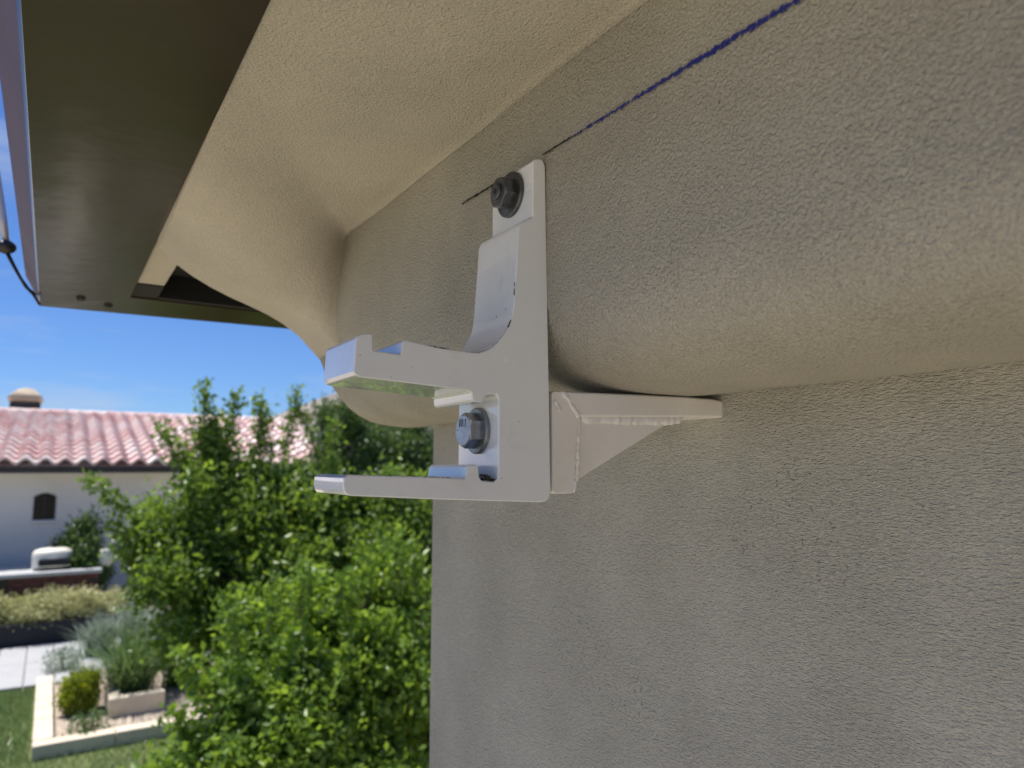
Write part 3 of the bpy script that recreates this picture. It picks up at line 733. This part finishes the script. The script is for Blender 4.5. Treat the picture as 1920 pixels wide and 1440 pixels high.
for j in range(rows_n):
    s = j*TE
    if s*ca > run-0.1: break
    hipx = rxe + (rxr-rxe)*(s*ca/run)
    i = 0; x = rx0
    while x < hipx-0.12:
        o = link_data('roof_tile', me_tile, None, roof, (x, s*ca-0.05, zE+s*sa-0.02))
        o.rotation_euler = (pitch, random.uniform(-.01, .01), random.uniform(-.012, .012)); nt_ += 1
        x += TW
    for k in range(12):
        m = Matrix.Translation((rx0-(k+1)*TW, s*ca-0.05, zE+s*sa-0.02)) @ Matrix.Rotation(pitch, 4, 'X')
        t_ = bmesh.new(); t_.from_mesh(me_tile); bmesh.ops.transform(t_, matrix=m, verts=t_.verts); tmp = bpy.data.meshes.new('t'); t_.to_mesh(tmp); t_.free(); extra.from_mesh(tmp); bpy.data.meshes.remove(tmp)
ex = link_bm('roof_tile_field', extra, M['tile'], roof, smooth=True); ex['kind'] = 'stuff'
print('tiles', nt_)
# ridge and hip caps
bm = bmesh.new(); bmesh.ops.create_cone(bm, segments=14, radius1=0.115, radius2=0.10, depth=0.42, cap_ends=True, matrix=Matrix.Rotation(math.pi/2, 4, 'Y'))
me_cap = bpy.data.meshes.new('ridge_tile'); bm.to_mesh(me_cap); bm.free(); me_cap.materials.append(M['tile'])
x = rx0-1
while x < rxr: link_data('ridge_tile', me_cap, None, roof, (x, run, zE+run*slope-0.03)); x += 0.36
pa = Vector((rxe, 0.0, zE-0.02)); pb = Vector((rxr, run, zE+run*slope-0.03)); d = (pb-pa); nc = int(d.length/0.36)
for k in range(nc):
    o = link_data('ridge_tile', me_cap, None, roof, pa+d*((k+0.5)/nc)); o.rotation_euler = d.to_track_quat('X', 'Z').to_euler()
box('fascia', (-9, 0.06, zE-0.17), (rxe-0.05, 0.10, zE-0.065), M['n_dark'], nh)
box('eave_soffit', (-9, 0.105, zE-0.19), (rxe-0.08, 0.62, zE-0.16), M['n_wall'], nh)
# wall with an arched window opening
wyl = at(62, 950, 1, EY+0.6); wyr = at(105, 950, 1, EY+0.6); wzt = at(84, 924, 1, EY+0.6).z-GZ; wzb = at(84, 975, 1, EY+0.6).z-GZ
wx0, wx1 = wyl.x, wyr.x
def arch(n=12, grow=0.0):
    a = 0.06
    return [(wx1+grow - (wx1-wx0+2*grow)*i/n, wzt - a + grow + a*math.sin(math.pi*i/n)) for i in range(n+1)]
bm = bmesh.new()
y0 = 0.60
outer = [(-9, 0), (wx0, 0), (wx0, wzb)]
def quadf(pts): bm.faces.new([bm.verts.new((x, y0, z)) for x, z in pts])
quadf([(-9, 0), (wx0, 0), (wx0, zE), (-9, zE)]); quadf([(wx1, 0), (rxe-0.55, 0), (rxe-0.55, zE), (wx1, zE)]); quadf([(wx0, 0), (wx1, 0), (wx1, wzb), (wx0, wzb)])
ar = arch(); quadf([(wx0, zE), (wx1, zE)] + ar)
rv = [bm.verts.new((x, y0, z)) for x, z in [(wx0, wzb), (wx1, wzb)] + ar]; rb = [bm.verts.new((v.co.x, y0+0.18, v.co.z)) for v in rv]
for i in range(len(rv)): bm.faces.new((rv[i], rv[(i+1) % len(rv)], rb[(i+1) % len(rv)], rb[i]))
v_ = [bm.verts.new(c) for c in ((rxe-0.55, y0, 0), (rxe-0.55, 8.9, 0), (rxe-0.55, 8.9, zE), (rxe-0.55, y0, zE))]; bm.faces.new(v_)
link_bm('wall', bm, M['n_wall'], nh)
M['glass_dark'] = plain('dark_window_glass', (0.006, 0.006, 0.007), 0.12, 0, 0.2, 6, 0, 60, 0.2)
win = box('window', (wx0, y0+0.10, wzb), (wx1, y0+0.13, wzt), M['glass_dark'], nh)
box('window_sill', (wx0-0.05, y0-0.05, wzb-0.05), (wx1+0.05, y0+0.085, wzb-0.002), M['n_wall'], win, 0.006)
for xa_ in (wx0+0.002, wx1-0.032): box('window_frame', (xa_, y0+0.07, wzb+0.002), (xa_+0.03, y0+0.099, wzt-0.06), M['n_dark'], win)
for zz in (0.0, 0.5): box('window_bar', (wx0+0.01, y0+0.085, wzb+(wzt-wzb)*zz+0.005), (wx1-0.01, y0+0.098, wzb+(wzt-wzb)*zz+0.03), M['n_dark'], win)
box('window_bar', ((wx0+wx1)/2-0.014, y0+0.083, wzb+0.032), ((wx0+wx1)/2+0.014, y0+0.096, wzt-0.06), M['n_dark'], win)
# chimney with a barrel tiled cap
cc = at(47, 768, 1, EY+run+0.4); M['thatch'] = plain('cream_cap_tile', (0.40, 0.33, 0.24), 0.85, 0, 0.25, 8, 0.01, 30)
cw = 0.28; zc = cc.z-GZ; yl = run+0.4
chim = box('chimney', (cc.x-cw, yl-cw, zc-0.8), (cc.x+cw, yl+cw, zc+0.20), M['n_dark'], nh, 0.01)
nb = 8; ztop = at(47, 731, 1, EY+run+0.4).z-GZ
for i in range(nb):
    fx = -1+2*(i+0.5)/nb
    bm = bmesh.new()
    top = Vector((cc.x+fx*cw*0.45, yl, ztop-0.03*abs(fx)))
    for sgn in (-1, 1):
        tube(bm, [top, Vector((cc.x+fx*cw*0.85, yl+sgn*cw*0.7, zc+0.30)), Vector((cc.x+fx*cw*1.10, yl+sgn*cw*1.12, zc+0.20))], [0.055, 0.062, 0.066], 8)
    link_bm('cap_tile', bm, M['thatch'], chim, smooth=True)
# far roof behind the trees
fy = 30; f0 = at(585, 775, 1, fy); f1 = at(720, 775, 1, fy); ft = at(600, 762, 1, fy+4); ft2 = at(700, 742, 1, fy+4)
far = thing('distant_house', 'distant grey brown roof just above the treetops', 'house', (f0.x, fy, GZ))
M['far_roof'] = plain('grey_brown_roof', (0.24, 0.20, 0.18), 0.85, 0, 0.15, 2)
X0, X1 = f0.x-0.4, f1.x+6
zb_ = f0.z-GZ; zt_ = ft2.z-GZ
link_mesh('roof', [(X0-f0.x, 0, zb_), (X1-f0.x, 0, zb_), (X1-f0.x, 4, zt_), (X0-f0.x+2.6, 4, zt_), (X0-f0.x, 8, zb_), (X1-f0.x, 8, zb_)], [(0, 1, 2, 3), (3, 2, 5, 4), (0, 3, 4)], M['far_roof'], far)
box('wall', (0.2, 0.4, 0), (X1-f0.x-0.4, 7.6, zb_-0.02), M['n_wall'], far)

# ------------------------------------------------------------------ trees and plants
def limb(bm, a, b, r0, r1, wob=0.08, n=5):
    a = Vector(a); b = Vector(b); L = (b-a).length; pts = []; rs = []
    for i in range(n+1):
        t = i/n; q = a.lerp(b, t) + Vector((random.uniform(-1, 1), random.uniform(-1, 1), random.uniform(-.4, .4)))*wob*L*math.sin(math.pi*t)
        pts.append(q); rs.append(r0+(r1-r0)*t)
    tube(bm, pts, rs, 7)
def tree(name, label, base, lobes, leafsize, mat, per=26, jitter=0.07, dens=260, shoots=(), aspect=0.5, trunk_r=0.07):
    base = Vector(base); t = thing(name, label, 'tree', base)
    bm = bmesh.new(); parts = []
    fork = Vector((0, 0, 0.7)); limb(bm, (0, 0, -0.02), fork, trunk_r, trunk_r*0.8, 0.03)
    for (c, r) in lobes:
        c = Vector(c)-base
        limb(bm, fork, c, trunk_r*0.55, 0.014)
        ntw = int(dens*(r[0]*r[1]*r[2])**(2/3)/0.16)
        ntf = int(11+22*r[0]); tc_ = shell_points(ntf, c, [q*0.9 for q in r], 0.55, random.random()*9)
        rm = (r[0]*r[1]*r[2])**(1/3)
        off = rng.normal(0, 1, (ntw, 3))*np.array([0.14, 0.14, 0.12])*rm; which = rng.integers(0, ntf, ntw)
        ce = tc_[which] + off
        for k in range(9):
            e = ce[random.randrange(ntw)]; limb(bm, c, e, 0.012, 0.003, 0.1, 3)
        # neighbouring twigs share a tint so the crown breaks into light and dark clumps
        ti = rng.uniform(0, 1, ntf)[which]
        parts.append(leaf_cloud(ce, leafsize, jitter, per, aspect, 0.35, ti*0.6+rng.uniform(0, .4, ntw)))
    for (p0, p1, n) in shoots:
        p0 = Vector(p0)-base; p1 = Vector(p1)-base; limb(bm, p0, p1, 0.008, 0.002, 0.03, 4)
        n = n*2; ce = np.array([p0.lerp(p1, i/n) for i in range(n+1)])
        parts.append(leaf_cloud(ce, leafsize*0.95, 0.032, 11, aspect, 0.9, rng.uniform(0.1, 0.7, n+1)))
    V, F, T = merge(parts)
    mesh_np('crown', V, F, mat, t, T); link_bm('trunk', bm, M['bark'], t, smooth=True)
    return t
def lob(u, v, Y, ru, ry, rv):
    """crown lobe centred at the photo pixel at depth Y, half sizes in pixels at that depth"""
    c = at(u, v, 1, Y); s = (at(u+ru, v, 1, Y)-c).length
    return (c, (s, ry, s*rv/ru))
DA = 6.0
pb = lambda u, v, Y=DA: at(u, v, 1, Y)
tree('garden_tree', 'tall bright green tree with upright shoots in front of the tiled roof',
     (pb(430, 1300).x, DA, GZ),
     [lob(420, 960, DA, 95, .4, 75), lob(330, 985, DA+.2, 70, .35, 65), lob(388, 875, DA+.1, 32, .18, 55), lob(300, 1070, DA, 65, .35, 65), lob(430, 1080, DA-.2, 105, .5, 75),
      lob(540, 960, DA, 80, .4, 65), lob(550, 1090, DA-.2, 100, .5, 80), lob(360, 1180, DA-.2, 60, .35, 45), lob(670, 1020, DA-.1, 90, .45, 70), lob(460, 905, DA+.1, 50, .25, 32), lob(760, 1060, DA-.1, 80, .45, 90), lob(650, 1130, DA-.2, 80, .4, 60), lob(590, 905, DA+.3, 40, .25, 30), lob(470, 1190, DA-.3, 100, .4, 60), lob(590, 1190, DA-.3, 80, .4, 60), lob(700, 960, DA, 90, .4, 50), lob(775, 950, DA, 60, .4, 50)],
     0.058, M['leaf_mid'], per=24, jitter=0.075, dens=280,
     shoots=[(pb(388, 850), pb(381, 722), 12), (pb(420, 850), pb(445, 738), 11), (pb(410, 860), pb(402, 775), 8), (pb(500, 850), pb(480, 745), 10), (pb(530, 850), pb(560, 735), 11), (pb(350, 900), pb(298, 800), 11), (pb(290, 1010), pb(165, 898), 14), (pb(360, 890), pb(338, 835), 6),
             (pb(280, 1040), pb(205, 985), 9), (pb(395, 850), pb(360, 800), 6), (pb(470, 880), pb(505, 770), 9), (pb(600, 870), pb(560, 765), 8), (pb(620, 880), pb(628, 790), 8), (pb(270, 1080), pb(215, 1030), 7)])
tree('background_tree', 'darker fine leaved tree behind the bracket arms, right of the tiled roof',
     (pb(720, 1000, 9).x, 9, GZ),
     [lob(690, 850, 9, 75, .6, 65), lob(770, 860, 9, 70, .6, 70), lob(640, 800, 9, 40, .4, 40), lob(720, 960, 8.8, 90, .7, 70), lob(800, 940, 8.8, 80, .6, 80)],
     0.050, M['leaf_dark'], per=26, jitter=0.075, dens=300, trunk_r=0.09)
DC = 4.6
tree('lower_tree', 'sunlit leafy shrub tree along the bottom edge beside the wall corner',
     (pb(620, 1440, DC).x, DC, GZ),
     [lob(560, 1360, DC, 120, .4, 100), lob(700, 1330, DC, 105, .4, 115), lob(455, 1400, DC-.1, 85, .4, 60), lob(640, 1220, DC+.2, 110, .4, 75), lob(760, 1180, DC+.2, 70, .35, 100), lob(520, 1240, DC+.2, 90, .35, 60), lob(780, 1380, DC, 80, .35, 90), lob(330, 1465, DC-.1, 70, .3, 30), lob(620, 1470, DC-.2, 160, .4, 60), lob(425, 1310, DC+.1, 45, .25, 50), lob(705, 1090, DC+.4, 55, .25, 50), lob(470, 1160, DC+.5, 45, .2, 35), lob(590, 1130, DC+.4, 40, .2, 45)],
     0.062, M['leaf'], per=17, jitter=0.058, dens=330,
     shoots=[(pb(370, 1400, DC), pb(320, 1345, DC), 8), (pb(380, 1300, DC), pb(330, 1230, DC), 8), (pb(650, 1180, DC), pb(690, 1060, DC), 9), (pb(740, 1120, DC), pb(745, 1000, DC), 9), (pb(450, 1230, DC), pb(420, 1120, DC), 8), (pb(560, 1160, DC), pb(575, 1060, DC), 8), (pb(500, 1190, DC), pb(520, 1100, DC), 7), (pb(620, 1150, DC), pb(650, 1080, DC), 6), (pb(780, 1100, DC), pb(775, 1020, DC), 7)])

HYS = EY-0.2
c = at(150, 1030, 1, HYS); bush('round_shrub', 'round dark green shrub against the shaded neighbour wall behind the oven', 'shrub', (c.x, HYS-0.2, GZ), (0.40, 0.36, (at(150, 985, 1, HYS).z-GZ)/2), 0.07, 900, M['leaf_dark'], None, 26, 0.06)
p = gp(118, 1262); bush('sage_shrub', 'small grey green sage shrub at the head of the gravel bed', 'shrub', p, (0.18, 0.18, 0.16), 0.03, 90, M['leaf_sage'], None, 20, 0.03)
p = gp(150, 1338); bush('lime_shrub', 'bright lime green shrub in the gravel bed beside the cream kerb', 'shrub', p, (0.14, 0.15, 0.20), 0.04, 220, M['leaf_lime'], None, 28, 0.03)
p = gp(165, 1392); bush('low_shrub', 'low dark green shrub in the gravel by the front kerb', 'shrub', p, (0.17, 0.13, 0.12), 0.035, 55, M['leaf_dark'], None, 16, 0.035)
def fountain(name, label, base, n, L, w, mat, spread=0.9):
    t = thing(name, label, 'grass', base)
    V = []; F = []; T = []; k = 0; seg = 4
    for i in range(n):
        a = random.random()*6.283; sp = random.random()**0.7*spread; l = L*random.uniform(0.6, 1.1); bx, by = math.cos(a), math.sin(a); tt = random.random(); ox0 = random.gauss(0, 0.06); oy0 = random.gauss(0, 0.06)
        for s in range(seg+1):
            q = s/seg; r = sp*l*q*(0.6+0.4*q); z = l*(q-0.55*sp*q*q); ww = w*(1-q*0.9)
            V += [(ox0+bx*r-by*ww, oy0+by*r+bx*ww, max(z, 0.0)), (ox0+bx*r+by*ww, oy0+by*r-bx*ww, max(z, 0.0))]; T += [tt, tt]
        for s in range(seg):
            b_ = k+s*2; F.append((b_, b_+1, b_+3, b_+2))
        k += 2*(seg+1)
    mesh_np('blade_tuft', np.array(V), np.array(F), mat, t, np.array(T))
    return t
p = gp(250, 1330); fountain('fountain_grass', 'large green fountain grass clump inside the inner kerb', p+Vector((0, 0.25, 0)), 900, 0.95, 0.008, M['leaf_grass'])
p = gp(345, 1300); fountain('fountain_grass', 'second fountain grass clump half hidden by the tree', p+Vector((0, 0.35, 0)), 600, 0.95, 0.008, M['leaf_grass'])
p = gp(185, 1232); fountain('blue_fescue', 'silvery grey green spiky plant in front of the charcoal planter', p, 420, 0.60, 0.012, M['leaf_sage'], 0.7)
p = gp(255, 1222); fountain('blue_fescue', 'grey spiky plant between the planter and the tree', p, 420, 0.85, 0.012, M['leaf_sage'], 0.8)
